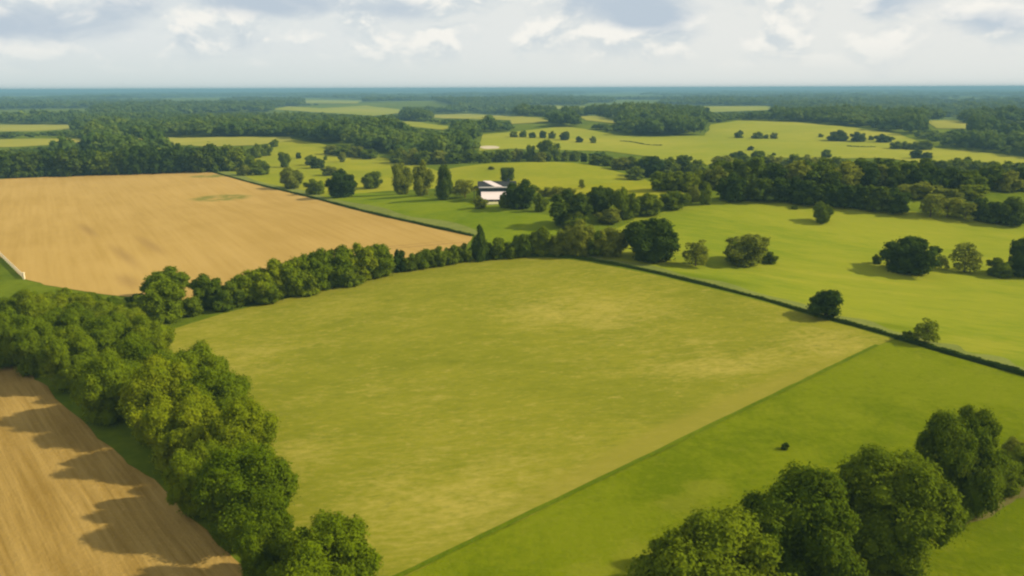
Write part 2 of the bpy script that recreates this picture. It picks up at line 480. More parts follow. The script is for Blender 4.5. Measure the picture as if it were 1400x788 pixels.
# ------------------------------------------------------------------ fields
build_ground()
MAIN_LEFT = [(480, 850), (400, 760), (330, 640), (255, 540), (205, 475), (212, 458)]
main_top = [(218, 456), (300, 430), (420, 402), (540, 372), (600, 360), (650, 355), (700, 352), (752, 353), (800, 358), (880, 373), (960, 392), (1040, 412), (1110, 433), (1180, 452), (1222, 464)]
main_bot = [(1200, 473), (540, 796), (470, 850)]
mb = [blob_px(790, 428, 26, 14, 0, .16), blob_px(985, 500, 20, 7, 10, .20), blob_px(905, 470, 18, 8, 0, .10), blob_px(330, 490, 14, 12, 0, .14), blob_px(600, 690, 16, 14, 0, .16), blob_px(1120, 470, 14, 9, 0, .14),
      blob_px(420, 620, 6, 12, 0, .12), blob_px(760, 540, 18, 10, 0, -.10), blob_px(640, 470, 22, 16, 0, -.08)]
e0, e1 = np.array(at(1200, 473)[:2]), np.array(at(540, 797)[:2]); ev = e1 - e0; el_ = np.linalg.norm(ev); en = np.array([ev[1], -ev[0]]) / el_
if en[1] < 0: en = -en
em = (e0 + e1) / 2 + en * 1.8
MAT['pale_pasture'] = mat_grass('pale_pasture_grass', (.134, .144, .009), (.192, .184, .015), (.31, .255, .050), big=.02, mid=.11, fine=.9, cw=.85, bump=.35, stretch=(.5, 1, 1), rot=R(12), blobs=mb, lohi=(.46, .84), extra=[((em[0], em[1], el_ * .62, 5.6, math.atan2(ev[1], ev[0])), (.205, .180, .024), .65)], grain=.55)
sheet('pasture', main_top + main_bot + MAIN_LEFT[1:], MAT['pale_pasture'], .05, 3.5, jitter=.15, label='large pale olive pasture in the middle, mottled with straw patches')
def offset_line(L, d):
    L = np.array(L); T = np.gradient(L, axis=0); N = np.stack([-T[:, 1], T[:, 0]], -1); N /= np.linalg.norm(N, axis=1, keepdims=True)
    return L + N * d
MAT['near_green'] = mat_grass('near_green_grass', (.082, .110, .001), (.122, .146, .003), (.20, .19, .02), big=.022, mid=.10, fine=1.0, cw=.30, bump=.6, con=(.44, .62), grain=.28,
                              blobs=[blob_px(890, 765, 5, 4, 0, .45), blob_px(965, 668, 4, 3, 0, .4), blob_px(930, 690, 4, 3, 0, .35), blob_px(815, 782, 4, 2, 0, .3)])
sheet('grass_field', main_bot[::-1][1:] + [(1222, 465), (1300, 487), (1400, 515), (1600, 580), (1900, 800), (1700, 1150), (500, 1150), (470, 900)], MAT['near_green'], .07, 3.5, jitter=.12,
      label='smooth bright green pasture in the lower right')
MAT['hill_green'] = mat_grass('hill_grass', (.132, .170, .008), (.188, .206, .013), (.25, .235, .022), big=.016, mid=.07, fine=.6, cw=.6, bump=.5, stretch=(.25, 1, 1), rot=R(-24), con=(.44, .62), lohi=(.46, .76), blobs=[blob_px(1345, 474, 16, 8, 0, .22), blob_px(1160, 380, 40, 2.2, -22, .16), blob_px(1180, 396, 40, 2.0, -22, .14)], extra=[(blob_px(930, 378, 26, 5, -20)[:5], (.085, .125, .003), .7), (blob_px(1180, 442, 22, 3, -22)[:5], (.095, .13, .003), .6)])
sheet('hill_field', [(752, 347), (800, 332), (835, 316), (870, 299), (940, 282), (1000, 274), (1060, 272), (1150, 279), (1250, 290), (1330, 300), (1400, 309), (1560, 334), (1800, 400), (1800, 640), (1600, 572), (1400, 508), (1300, 480), (1222, 458), (1180, 447), (1110, 428), (1040, 408), (960, 388), (880, 368), (800, 354)],
      MAT['hill_green'], .05, 4, label='bright green hill pasture on the right with scattered trees')
# stubble field
k = NT('stubble'); n1 = k.noise(.02, 4, .6); a1 = at(152, 303); a2 = at(183, 351); sang = math.atan2(a2[1] - a1[1], a2[0] - a1[0]); n2 = k.noise(.22, 4, .7, stretch=(.10, 1, 1), rot=sang); n3 = k.noise(1.2, 3, .7)
n5 = k.noise(.8, 2, .5, stretch=(.02, 1, 1), rot=sang)
f = k.math('ADD', k.math('MULTIPLY', n1, .35), k.math('ADD', k.math('MULTIPLY', n2, .35), k.math('ADD', k.math('MULTIPLY', n3, .12), k.math('MULTIPLY', n5, .20))))
c = k.mix(k.ramp(f, .38, .64), (.310, .200, .050), (.378, .250, .072))
for (px, py, sx, sy, ro) in [(302, 271, 15, 15, 0), (292, 241, 16, 9, 0)]:
    b = blob_px(px, py, sx, sy, ro)
    c = k.mix(k.math('MULTIPLY', k.ramp(k.blob(*b[:5]), 0, .45), k.ramp(k.noise(.22, 4, .7), .34, .56)), c, (.17, .155, .03))
for (px, py, sx, sy, ro) in [(525, 338, 30, 1.0, 10), (585, 336, 26, 1.2, 9), (170, 350, 2.5, 26, 35), (205, 335, 2.5, 24, 35), (120, 315, 2.5, 22, 35), (175, 385, 3, 12, 35)]:
    b = blob_px(px, py, sx, sy, ro)
    c = k.mix(k.math('MULTIPLY', k.blob(*b[:5]), .55), c, (.22, .135, .045))
MAT['stubble'] = k.finish(c, .95, n3, .4, .1)
sheet('stubble_field', [(-420, 262), (0, 245), (100, 241), (240, 233), (296, 237), (350, 253), (420, 270), (500, 291), (570, 307), (643, 324), (640, 338), (560, 352), (440, 385), (340, 402), (250, 410), (190, 408), (150, 403), (110, 398), (60, 390), (36, 384), (0, 351), (-110, 268), (-300, 270)],
      MAT['stubble'], .05, 4, label='tan stubble field in the upper left')
# ploughed field
k = NT('ploughed_soil'); n1 = k.noise(.05, 4, .6); n3 = k.noise(1.5, 3, .7)
a1 = at(0, 626); a2 = at(78, 788); ang = math.atan2(a2[1] - a1[1], a2[0] - a1[0])
n2 = k.noise(.5, 4, .6, stretch=(.05, 1, 1), rot=ang, dist=.2); n4 = k.noise(1.9, 2, .5, stretch=(.04, 1, 1), rot=ang)
f = k.math('ADD', k.math('MULTIPLY', n1, .25), k.math('ADD', k.math('MULTIPLY', n2, .45), k.math('MULTIPLY', n4, .3)))
c = k.mix(k.ramp(f, .36, .64), (.200, .124, .026), (.310, .205, .056))
c = k.mix(k.math('MULTIPLY', k.ramp(n3, .55, .8), .3), c, (.42, .27, .08))
MAT['soil'] = k.finish(c, .95, k.math('ADD', k.math('MULTIPLY', n4, .8), n3), .7, .18)
sheet('ploughed_field', [(-160, 494), (0, 500), (26, 503), (48, 515), (74, 538), (130, 590), (180, 634), (230, 681), (290, 737), (350, 794), (420, 866), (500, 960), (300, 1050), (-700, 1050), (-700, 700), (-420, 520)], MAT['soil'], .05, 3, smooth=True,
      label='brown ploughed field in the lower left corner')
# meadows in the middle distance
MAT['meadow'] = mat_grass('meadow_grass', (.160, .182, .008), (.240, .230, .014), (.32, .26, .03), big=.012, mid=.05, fine=.4, cw=.4, bump=.2)
MAT['lawn'] = mat_grass('lawn_grass', (.090, .135, .004), (.150, .182, .007), None, big=.02, mid=.08, fine=.6, bump=.2)
MAT['far_field'] = mat_grass('far_field_grass', (.20, .205, .025), (.27, .25, .04), (.33, .26, .06), big=.006, mid=.02, fine=.2, cw=.4, bump=.0, stretch=(.5, 1, 1))
MAT['far_green'] = mat_grass('far_green_grass', (.175, .20, .012), (.245, .24, .022), (.33, .27, .04), big=.005, mid=.02, fine=.2, cw=.4, bump=.0, stretch=(.5, 1, 1))
MAT['pale_patch'] = mat_grass('bare_chalk', (.36, .30, .19), (.46, .39, .26), None, bump=.1)
sheet('lawn', [(440, 272), (480, 264), (560, 268), (620, 276), (655, 272), (700, 286), (752, 296), (770, 306), (760, 330), (720, 347), (690, 347), (655, 338), (648, 322), (600, 310), (540, 294)], MAT['lawn'], .05, 4, smooth=True, label='bright green meadow below the house')
sheet('meadow', [(600, 236), (650, 226), (700, 223), (760, 222), (815, 227), (850, 237), (885, 247), (935, 263), (920, 275), (860, 277), (800, 272), (740, 264), (690, 256), (640, 262), (596, 258)], MAT['meadow'], .05, 5, smooth=True, label='yellow green knoll field behind the house')
sheet('scrub_meadow', [(310, 238), (330, 224), (350, 203), (396, 190), (450, 199), (512, 213), (566, 225), (600, 234), (596, 258), (520, 262), (440, 270), (400, 262), (350, 249)], MAT['meadow'], .05, 5, label='yellow green meadow dotted with scrub left of the house')

OPEN = []
def openf(name, poly, mat, step, lift, label):
    OPEN.append(poly); sheet(name, poly, MAT[mat], lift, step, jitter=step * .12, label=label)
openf('far_field', [(-160, 171), (0, 171), (128, 171), (100, 177), (45, 180), (-160, 181)], 'far_field', 14, .3, 'thin yellow field strip between woods at the far left')
openf('far_field', [(-120, 194), (40, 190), (118, 190), (112, 196), (30, 201), (-120, 205)], 'far_field', 10, .2, 'yellow field strip just behind the dark wood at the left')
openf('far_field', [(158, 190), (260, 188), (330, 187.5), (398, 187.5), (396, 193), (350, 199), (290, 201), (235, 198), (165, 194)], 'far_field', 10, .2, 'yellow field behind the right end of the dark left wood')
openf('far_field', [(372, 150), (395, 146), (440, 148.5), (500, 145), (545, 150), (548, 155), (510, 159), (450, 155)], 'far_green', 25, .5, 'pale green clearing among distant woods left of centre')
openf('far_field', [(418, 137), (495, 138), (490, 142), (418, 141.5)], 'far_green', 30, .6, 'small hazy clearing near the horizon left of centre')
openf('far_field', [(575, 158), (640, 156), (745, 162), (740, 166), (660, 164), (600, 162)], 'far_field', 20, .4, 'long yellow strip field in the distance at the centre')
openf('far_field', [(525, 166), (562, 166), (612, 173), (612, 179), (560, 173)], 'far_green', 16, .3, 'narrow sloping green clearing inside the central wood')
openf('far_pasture', [(655, 198), (660, 184), (700, 181), (745, 176), (770, 173), (800, 177), (850, 186), (905, 187), (965, 186), (970, 171), (1010, 165), (1080, 167), (1160, 174), (1230, 184), (1280, 203), (1320, 206), (1400, 216), (1540, 234), (1540, 252), (1400, 238), (1300, 229), (1220, 217), (1100, 217), (1000, 214), (960, 228), (880, 214), (830, 207), (700, 204), (655, 207)], 'far_green', 11, .2, 'broad yellow green pasture sweeping across the right distance')
openf('far_field', [(700, 160), (730, 162), (755, 166), (735, 168.5), (700, 170)], 'far_field', 18, .4, 'small yellow patch of field just right of the central strip')
openf('far_field', [(785, 160), (812, 159), (846, 166), (842, 170), (800, 165)], 'far_field', 18, .4, 'small yellow slope left of the round far wood')
openf('far_field', [(955, 146), (1050, 145.5), (1055, 151), (975, 154)], 'far_green', 30, .6, 'hazy pale field in the right distance')
openf('far_field', [(1262, 166), (1305, 165), (1315, 169), (1345, 172), (1345, 177), (1280, 176)], 'far_field', 16, .4, 'small pale yellow field between the far right woods')
openf('far_field', [(725, 145), (805, 146), (800, 149.5), (730, 149.5)], 'far_green', 30, .6, 'hazy thin clearing near the horizon at the centre')
openf('far_field', [(1345, 170), (1480, 173), (1480, 178), (1345, 177)], 'far_green', 20, .4, 'thin green field at the far right edge')
OPEN += [[(330, 236), (335, 212), (350, 203), (396, 190), (450, 199), (512, 213), (566, 225), (566, 236)], [(-2000, 222), (3000, 222), (3000, 4000), (-2000, 4000)]]
sheet('bare_patch', [(656, 201.5), (666, 200), (681, 201), (682, 203.6), (664, 204.4), (658, 203)], MAT['pale_patch'], .3, 4, smooth=True, label='bare pale patch of earth at the wood edge in the distance', cat='bare ground')
k = NT('dirt_track'); n = k.noise(1.2, 4, .7); MAT['dirt'] = k.finish(k.mix(n, (.085, .080, .020), (.135, .115, .035)), .95, n, .6, .1)
sheet('dirt_path', [(1262, 730), (1300, 712), (1340, 690), (1385, 664), (1420, 646), (1440, 654), (1400, 680), (1350, 706), (1305, 728), (1275, 738)], MAT['dirt'], .10, 1.5, smooth=True, jitter=.3, label='short brown dirt path behind the lower right trees', cat='path')

# ------------------------------------------------------------------ low hedges and fence
def hedge(name, pts, w, h, mats, label, cat='hedge', leaf=.16, dens=26, jig=.08, group=None):
    L = np.array([at(*p)[:2] for p in smooth_poly(pts, 8, False)])
    L = np.array(lin_poly([tuple(p) for p in L], 1.2, False))
    T = np.gradient(L, axis=0); T /= np.linalg.norm(T, axis=1, keepdims=True); N = np.stack([-T[:, 1], T[:, 0]], -1)
    prof = [(-.5, -.05), (-.52, .5), (-.40, .92), (0, 1.02), (.40, .92), (.52, .5), (.5, -.05)]
    V = []
    for i in range(len(L)):
        hh = h * (1 + .16 * math.sin(i * .37) * math.sin(i * .11 + 1) + rng.normal(0, .05))
        for (s, t) in prof:
            p = L[i] + N[i] * (s * w + rng.normal(0, jig * w * .5))
            V.append((p[0], p[1], float(H(p[0], p[1])) + t * hh + (rng.normal(0, jig * h) if t > .2 else 0)))
    V = np.array(V); m = len(prof); Ft = []
    for i in range(len(L) - 1):
        for k in range(m - 1):
            a = i * m + k; Ft += [(a, a + m, a + m + 1), (a, a + m + 1, a + 1)]
    for k in range(1, m - 1):
        Ft.append((0, k, k + 1)); e = (len(L) - 1) * m; Ft.append((e, e + k + 1, e + k))
    Ft = np.array(Ft)
    # leaf sprays
    n = int(len(L) * dens)
    fi = rng.integers(0, len(Ft), n); b = rng.dirichlet((1, 1, 1), n)
    P = (V[Ft[fi]] * b[:, :, None]).sum(1)
    nr = unit(np.cross(V[Ft[fi, 1]] - V[Ft[fi, 0]], V[Ft[fi, 2]] - V[Ft[fi, 0]]) + 1e-9) + rng.normal(0, .5, (n, 3)); nr = unit(nr)
    a = unit(np.cross(nr, rng.normal(0, 1, (n, 3)))); c = np.cross(nr, a); s = leaf * rng.uniform(.6, 1.4, (n, 1))
    P = P + nr * s * .3
    LV = np.stack([P - a * s, P + a * s * .6 - c * s * .8, P + a * s * .4 + c * s], 1).reshape(-1, 3)
    LT = np.arange(n)[:, None] * 3 + [[0, 1, 2]] + len(V)
    o = link(name, np_mesh(name, np.vstack([V, LV]), np.vstack([Ft, LT]), [mats]))
    tag(o, label, cat, group); return o
MAT['hedge'] = mat_leaf('hedge_leaves', (.075, .090, .030), (.11, .125, .045), (.15, .16, .06), far=False, transl=.1)
H1 = [(700, 351), (752, 351), (800, 355), (880, 370), (960, 389), (1040, 409), (1110, 430), (1180, 449), (1232, 464)]
H2 = [(1224, 463), (1260, 473), (1300, 485), (1350, 499), (1400, 514), (1500, 545), (1620, 590)]
H3 = [(292, 236), (350, 252), (420, 269), (500, 290), (570, 306), (646, 323)]
MAT['verge'] = mat_grass('verge_grass', (.120, .140, .026), (.165, .182, .040), None, big=.05, mid=.3, fine=1.2, bump=.4)
def verge(pts, w, label):
    E = np.array([at(*p)[:2] for p in smooth_poly(pts, 6, False)])
    wv = w * (1 + .25 * np.sin(np.arange(len(E)) * .8))
    sheet('grass_verge', None, MAT['verge'], .14, 1.5, jitter=.2, world=[tuple(p) for p in E] + [tuple(p) for p in offset_line(E, wv[:, None])[::-1]], label=label, cat='verge')
hedge('low_hedge', H1, .5, .5, MAT['deep'], 'thin low hedge curving along the far right edge of the olive pasture')
hedge('low_hedge', H2, .75, .65, MAT['deep'], 'darker low hedge below the hill pasture at the right edge')
hedge('low_hedge', H3, .7, .5, MAT['deep'], 'thin low hedge between the stubble field and the scrub meadow')
verge(H1, 3.4, 'grey green grass verge behind the curving low hedge')
verge(H2, 4.0, 'grey green grass verge behind the right hand low hedge')
verge(H3, 5.0, 'grey green grass verge along the stubble field')
MAT['strip'] = mat_grass('dark_grass', (.065, .098, .003), (.095, .125, .004), None, big=.05, mid=.3, fine=1.2, bump=.8)  # flat strip, darker green than the fields on either side
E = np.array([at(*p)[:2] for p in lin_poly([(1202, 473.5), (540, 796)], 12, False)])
sheet('grass_strip', None, MAT['strip'], .14, 1.0, jitter=.05, world=[tuple(p) for p in E] + [tuple(p) for p in offset_line(E, -.65)[::-1]], label='thin dark green line of grass below the olive pasture', cat='grass strip')
k = NT('cream_boards'); n = k.noise(1.5, 3, .6); MAT['cream'] = k.finish(k.mix(n, (.62, .50, .30), (.78, .68, .46)), .7, n, .2, .02)
def box(V, Fc, c, ax, ay, az):
    o = len(V)
    for sx in (-1, 1):
        for sy in (-1, 1):
            for sz in (-1, 1): V.append(Vector(c) + Vector(ax) * sx + Vector(ay) * sy + Vector(az) * sz)
    for f in [(0, 1, 3, 2), (4, 6, 7, 5), (0, 4, 5, 1), (2, 3, 7, 6), (0, 2, 6, 4), (1, 5, 7, 3)]: Fc.append(tuple(o + i for i in f))
def fence():
    L = np.array([at(*p)[:2] for p in lin_poly([(-70, 293), (0, 350), (33, 382)], 6, False)])
    L = np.array(lin_poly([tuple(p) for p in L], 1.9, False))
    x, y = L[-1]; root = bpy.data.objects.new('board_fence', None); COL.objects.link(root); root.location = (x, y, float(H(x, y)))
    o0 = Vector(root.location)
    V, Fc = [], []
    for i in range(len(L) - 1):
        p, q = L[i], L[i + 1]; zp, zq = float(H(*p)), float(H(*q))
        for zz in (.32, .66, 1.0):
            a = Vector((p[0], p[1], zp + zz)) - o0; b = Vector((q[0], q[1], zq + zz)) - o0; d = (b - a); n_ = Vector((-d.y, d.x, 0)).normalized()
            box(V, Fc, (a + b) / 2, d * .497, n_ * .03, Vector((0, 0, .09)))
    link('board_rail', pymesh('board_rail', V, Fc, [MAT['cream']]), root)
    for i in range(0, len(L)):
        p = L[i]; V, Fc = [], []; e = i == len(L) - 1; s = .17 if e else .07; hh = .75 if e else .62
        box(V, Fc, (0, 0, hh - .12), (s, 0, 0), (0, s, 0), (0, 0, hh))
        V2 = V; 
        if e: box(V, Fc, (0, 0, 2 * hh - .08), (s * 1.5, 0, 0), (0, s * 1.5, 0), (0, 0, .05))
        w = link('fence_post', pymesh('fence_post', V, Fc, [MAT['cream']]), root)
        w.location = Vector((p[0], p[1], float(H(*p)))) - o0
        if abs(p[0]) > 1e9: break
    tag(root, 'cream board fence running along the edge of the stubble field at the far left', 'fence')
fence()

# ------------------------------------------------------------------ farmhouse
def farmhouse():
    k = NT('pale_roof'); n = k.noise(3, 3, .5); pale = k.finish(k.mix(n, (.50, .42, .38), (.66, .57, .52)), .6, n, .1, .02)
    k = NT('dark_tiles'); n = k.noise(4, 3, .5); dark = k.finish(k.mix(n, (.02, .024, .024), (.05, .055, .055)), .7, n, .3, .03)
    k = NT('white_render'); n = k.noise(2, 3, .5); white = k.finish(k.mix(n, (.66, .63, .56), (.80, .78, .70)), .8, n, .1, .02)
    k = NT('dark_cladding'); n = k.noise(5, 3, .5, stretch=(6, 6, .3)); clad = k.finish(k.mix(n, (.03, .045, .05), (.06, .08, .085)), .7, n, .3, .02)
    k = NT('window_glass'); glass = k.finish((.02, .03, .035), .08, spec=.6)
    k = NT('terrace_stone'); n = k.noise(2, 3, .6); stone = k.finish(k.mix(n, (.45, .42, .20), (.58, .55, .30)), .9, n, .3, .03)
    x, y, z, t = at(677, 280)
    root = bpy.data.objects.new('farmhouse', None); COL.objects.link(root); root.location = (x, y, z); root.rotation_euler = (0, 0, R(3)); root.scale = (.80, .66, .54)
    tag(root, 'dark farmhouse with white eaves and a pale roofed front wing beside round trees', 'house')
    def part(name, boxes, m, parent=root):
        V, Fc = [], []
        for (c, s) in boxes: box(V, Fc, c, (s[0], 0, 0), (0, s[1], 0), (0, 0, s[2]))
        return link(name, pymesh(name, V, Fc, [m]), parent)
    # front: terrace steps, front wing with sloping pale roof, main block with dark upper wall, white eaves, dark roof with a pale gable
    part('terrace', [((.1, 1.0, .15), (3.2, 1.2, .35)), ((.1, 2.6, .45), (3.0, .9, .5))], stone)
    wl = part('wing_wall', [((-.4, 8.5, 1.1), (4.4, 4.6, 1.3))], clad)
    for px in (-2.8, .2, 2.4):
        wn = part('window', [((px, 3.86, 1.35), (.55, .05, .55))], white, wl); part('pane', [((px, 3.80, 1.35), (.47, .03, .47))], glass, wn)
    V = [(-5.0, 3.3, 2.35), (4.4, 3.3, 2.35), (4.4, 13.2, 5.2), (-5.0, 13.2, 5.2), (-5.0, 3.3, 2.12), (4.4, 3.3, 2.12), (4.4, 13.2, 4.9), (-5.0, 13.2, 4.9)]
    Fc = [(0, 1, 2, 3), (7, 6, 5, 4), (0, 4, 5, 1), (1, 5, 6, 2), (2, 6, 7, 3), (3, 7, 4, 0)]
    link('wing_roof', pymesh('wing_roof', V, Fc, [pale]), root)
    part('main_wall', [((1.2, 17.4, 3.6), (6.6, 4.2, 3.8))], clad)
    up_ = part('window_band', [((.6, 13.16, 6.25), (5.2, .05, .55))], clad)
    part('pane', [((q, 13.09, 6.25), (.8, .02, .42)) for q in (-3.4, -1.4, .6, 2.6, 4.6)], glass, up_)
    part('eaves_board', [((1.2, 12.75, 7.62), (7.0, .35, .30))], white)
    # main roof: dark gable roof, ridge across; a pale cross gable at the front
    V = [(-6.2, 12.4, 7.93), (8.6, 12.4, 7.93), (8.6, 17.4, 10.4), (-6.2, 17.4, 10.4), (8.6, 22.4, 7.93), (-6.2, 22.4, 7.93)]
    Fc = [(0, 1, 2, 3), (3, 2, 4, 5), (0, 3, 5), (1, 4, 2), (0, 5, 4, 1)]
    rf = link('roof', pymesh('roof', V, Fc, [dark]), root)
    part('chimney', [((5.6, 17.4, 10.6), (.5, .5, 1.0))], clad, rf)
    # pale slope of the cross gable, leaning left
    V = [(.2, 12.2, 8.0), (3.4, 12.2, 8.0), (-1.2, 17.3, 10.65), (-4.2, 17.3, 10.65), (.2, 12.2, 7.94), (3.4, 12.2, 7.94), (-1.2, 17.3, 10.42), (-4.2, 17.3, 10.42)]
    Fc = [(0, 1, 2, 3), (7, 6, 5, 4), (0, 4, 5, 1), (1, 5, 6, 2), (2, 6, 7, 3), (3, 7, 4, 0)]
    link('pale_roof_panel', pymesh('pale_roof_panel', V, Fc, [pale]), root)
    part('porch_post', [((-7.6, 14.5, 3.5), (.12, .12, 3.7))], clad); part('porch_beam', [((-6.8, 14.5, 7.32), (.9, .16, .14))], clad)
    return root
farmhouse()

# ------------------------------------------------------------------ trees: lower right
tree(985, 878, 205, 178, 'near_tree', 'mid', 'big dark green tree at the bottom edge, nearest of the lower right trees', var=0)
tree(1088, 810, 150, 158, 'near_tree', 'mid', 'upright dark green tree second from the left in the lower right row', var=1)
tree(1212, 765, 150, 148, 'near_tree', 'mid', 'broadest round tree in the middle of the lower right row', var=2)
tree(1302, 700, 98, 140, 'near_tree', 'mid', 'tall dark tree at the top of the lower right row', var=3)
tree(1369, 672, 52, 46, 'near_bush', 'mid', 'small bush at the right end of the lower right tree row', var=0)
tree(1387, 632, 44, 36, 'near_bush', 'olive', 'low olive bush at the right edge behind the lower right trees', var=1)
tree(1410, 655, 60, 44, 'near_bush', 'mid', 'bush cut by the right edge of the picture near the dirt path', var=2)
tree(1073, 615, 11, 11, 'bush', 'deep', 'tiny dark bush alone in the bright green pasture', var=0)
# left tree row beside the ploughed field (near end at the bottom)
LR = [ # px, py(foot), w, h
 (462, 830, 150, 135), (385, 800, 95, 120), (350, 735, 140, 135), (285, 700, 90, 100), (338, 660, 110, 115), (258, 640, 110, 120), (300, 600, 100, 105),
 (222, 598, 105, 115), (262, 560, 105, 95), (150, 575, 92, 100), (190, 545, 90, 90), (205, 500, 70, 70), (100, 530, 80, 90), (150, 500, 80, 75), (50, 510, 75, 85),
 (95, 480, 75, 72), (10, 500, 70, 82), (165, 462, 60, 50), (48, 462, 62, 66), (120, 452, 62, 50), (8, 462, 60, 60), (80, 438, 62, 48), (150, 437, 40, 34), (35, 432, 46, 38), (118, 425, 40, 28), (-40, 500, 80, 90), (-50, 455, 70, 70)]
LR.sort(key=lambda q: -q[1])
for i, (px, py, w, h) in enumerate(LR):
    tree(px - max(0, (py - 560)) * .075 + 3, py, w * .87, h * .93, 'near_tree', 'lush', f'bright green tree, {ORD[i]} from the near end of row by ploughed field', 'trees in the left row beside the ploughed field', var=i)
# hedge row between stubble and pale pasture
tree(229, 408, 58, 42, 'round', 'lush', 'round domed green tree against the stubble field above the left tree row', var=0)
tree(228, 440, 56, 58, 'round', 'lush', 'yellow green tree just in front of the round domed tree by the stubble field', var=1)
tree(199, 430, 40, 28, 'bush', 'lush', 'low yellowish bush left of the domed tree by the stubble field', var=2)
tree(187, 416, 26, 16, 'bush', 'deep', 'small dark bush squeezed behind the low yellowish bush by the stubble field', var=1)
row([(286, 420, 48, 44, 'round', 'mid'), (325, 417, 44, 38, 'round', 'mid'), (306, 424, 34, 30, 'bush', 'mid'), (352, 412, 50, 46, 'round', 'lush'), (380, 406, 48, 52, 'round', 'lush'), (408, 402, 50, 52, 'round', 'lush'), (436, 396, 48, 54, 'round', 'lush'),
     (464, 390, 50, 52, 'round', 'lush'), (492, 384, 46, 50, 'round', 'lush'), (517, 378, 46, 46, 'round', 'lush'), (366, 414, 36, 30, 'bush', 'mid'), (420, 403, 38, 34, 'bush', 'mid'), (480, 390, 36, 32, 'bush', 'mid')],
    'in tall hedge beside the stubble field', 'tall hedge trees along the top left edge of the olive pasture')
row([(546, 372, 19, 30, 'bush', 'deep'), (562, 370, 24, 24, 'bush', 'mid'), (580, 367, 26, 28, 'bush', 'mid'), (599, 364, 26, 26, 'bush', 'mid'), (617, 361, 25, 25, 'bush', 'mid'), (634, 358, 22, 24, 'bush', 'mid')],
    'in low row leading to pointed conifer', 'clipped bushes along the top edge of the olive pasture')
tree(262, 431, 30, 26, 'bush', 'mid', 'low bush filling the corner gap between left tree row and tall hedge')
tree(656, 356, 26, 48, 'cone', 'deep', 'pointed dark conifer at the top corner of the olive pasture')
row([(680, 353, 30, 28, 'bush', 'mid'), (700, 352, 26, 22, 'bush', 'mid'), (716, 351, 28, 32, 'round', 'mid'), (741, 349, 34, 38, 'round', 'mid'), (764, 349, 34, 34, 'bush', 'olive'), (791, 350, 42, 47, 'round', 'olive'), (814, 350, 30, 34, 'bush', 'mid'), (834, 350, 44, 40, 'round', 'olive')],
    'in hedge just right of pointed conifer', 'hedge bushes along the far edge of the olive pasture')
tree(893, 356, 68, 60, 'round', 'deep', 'big dark dome shaped tree standing at the far edge of the olive pasture', var=2)
tree(951, 364, 44, 38, 'sparse', 'olive', 'thin olive tree just right of the big dark dome shaped tree')
tree(1018, 362, 62, 44, 'tree', 'olive', 'spreading olive tree with ragged crown on the lower hill pasture', var=1)
tree(1005, 362, 38, 34, 'sparse', 'mid', 'thin leaning tree merged into the left of the spreading olive tree')
tree(1052, 360, 22, 16, 'bush', 'mid', 'small bush touching the right of the spreading olive tree')
# hill on the right
tree(1124, 305, 24, 28, 'tree', 'mid', 'lone small oval tree high on the hill pasture', var=0)
tree(1086, 286, 10, 5, 'bush', 'mid', 'tiny low bush near the crest of the hill pasture')
tree(1243, 373, 70, 50, 'round', 'deep', 'wide dark tree on the hill pasture with shade at its left', var=3)
tree(1199, 361, 13, 13, 'bush', 'mid', 'little bush left of the wide dark tree on the hill pasture')
tree(1287, 368, 20, 20, 'sparse', 'olive', 'small thin bush right beside the wide dark hill tree')
tree(1318, 372, 48, 42, 'sparse', 'olive', 'see-through olive tree right of the wide dark hill tree')
tree(1366, 378, 34, 26, 'bush', 'mid', 'low bush left of the dark tree at the right picture edge')
tree(1400, 378, 44, 54, 'round', 'deep', 'dark tree cut by the right picture edge on the hill pasture', var=1)
tree(1128, 433, 60, 43, 'block', 'deep', 'boxy dark thorn bush standing by the low hedge')
tree(1264, 471, 42, 37, 'sparse', 'mid', 'leaning open bush at the corner where the low hedges meet', var=1)
tree(1240, 466, 16, 14, 'bush', 'mid', 'small bush tucked left of the leaning open bush')
# around the house
tree(710, 285, 40, 38, 'round', 'deep', 'dark globe shaped tree right in front of the farmhouse', var=0)
tree(693, 250, 22, 23, 'block', 'deep', 'dark square topped tree behind the farmhouse')
tree(691, 284, 17, 20, 'bush', 'mid', 'small bush against the right corner of the pale farmhouse wing')
tree(657, 285, 18, 17, 'bush', 'olive', 'low olive bush at the left corner of the pale farmhouse wing')
tree(739, 289, 18, 24, 'bush', 'mid', 'narrow bush right beside the dark globe tree')
tree(606, 273, 28, 47, 'column', 'deep', 'tall dark columnar conifer left of the farmhouse')
tree(636, 270, 34, 26, 'sparse', 'olive', 'pale olive bush between the columnar conifer and the farmhouse')
tree(655, 272, 18, 20, 'sparse', 'olive', 'thin pale shrub touching the left side of the farmhouse')
tree(550, 266, 30, 42, 'tree', 'olive', 'taller pale olive tree, left of the pair beside the columnar conifer', var=1)
tree(577, 268, 28, 44, 'tree', 'olive', 'pale olive tree, right of the pair beside the columnar conifer', var=2)
tree(508, 258, 30, 24, 'tree', 'mid', 'small round tree alone on the yellow meadow', var=3)
tree(467, 270, 40, 36, 'round', 'deep', 'dark round bush beside the grey green hedge', var=1)
tree(431, 266, 28, 21, 'bush', 'mid', 'low bush left of the dark round bush by the grey green hedge')
tree(400, 258, 30, 28, 'tree', 'olive', 'pale rounded tree above the bend of the grey green hedge', var=0)
tree(777, 309, 56, 48, 'round', 'deep', 'large dark tree at the left foot of the hill pasture', var=3)
tree(785, 312, 36, 22, 'bush', 'lush', 'lighter green bush in front of the large dark tree at the hill foot')
tree(819, 292, 38, 38, 'round', 'deep', 'dark egg shaped tree behind the left foot of the hill', var=2)
tree(855, 299, 34, 41, 'tree', 'mid', 'tall tree with a dark left side on the hill edge', var=0)
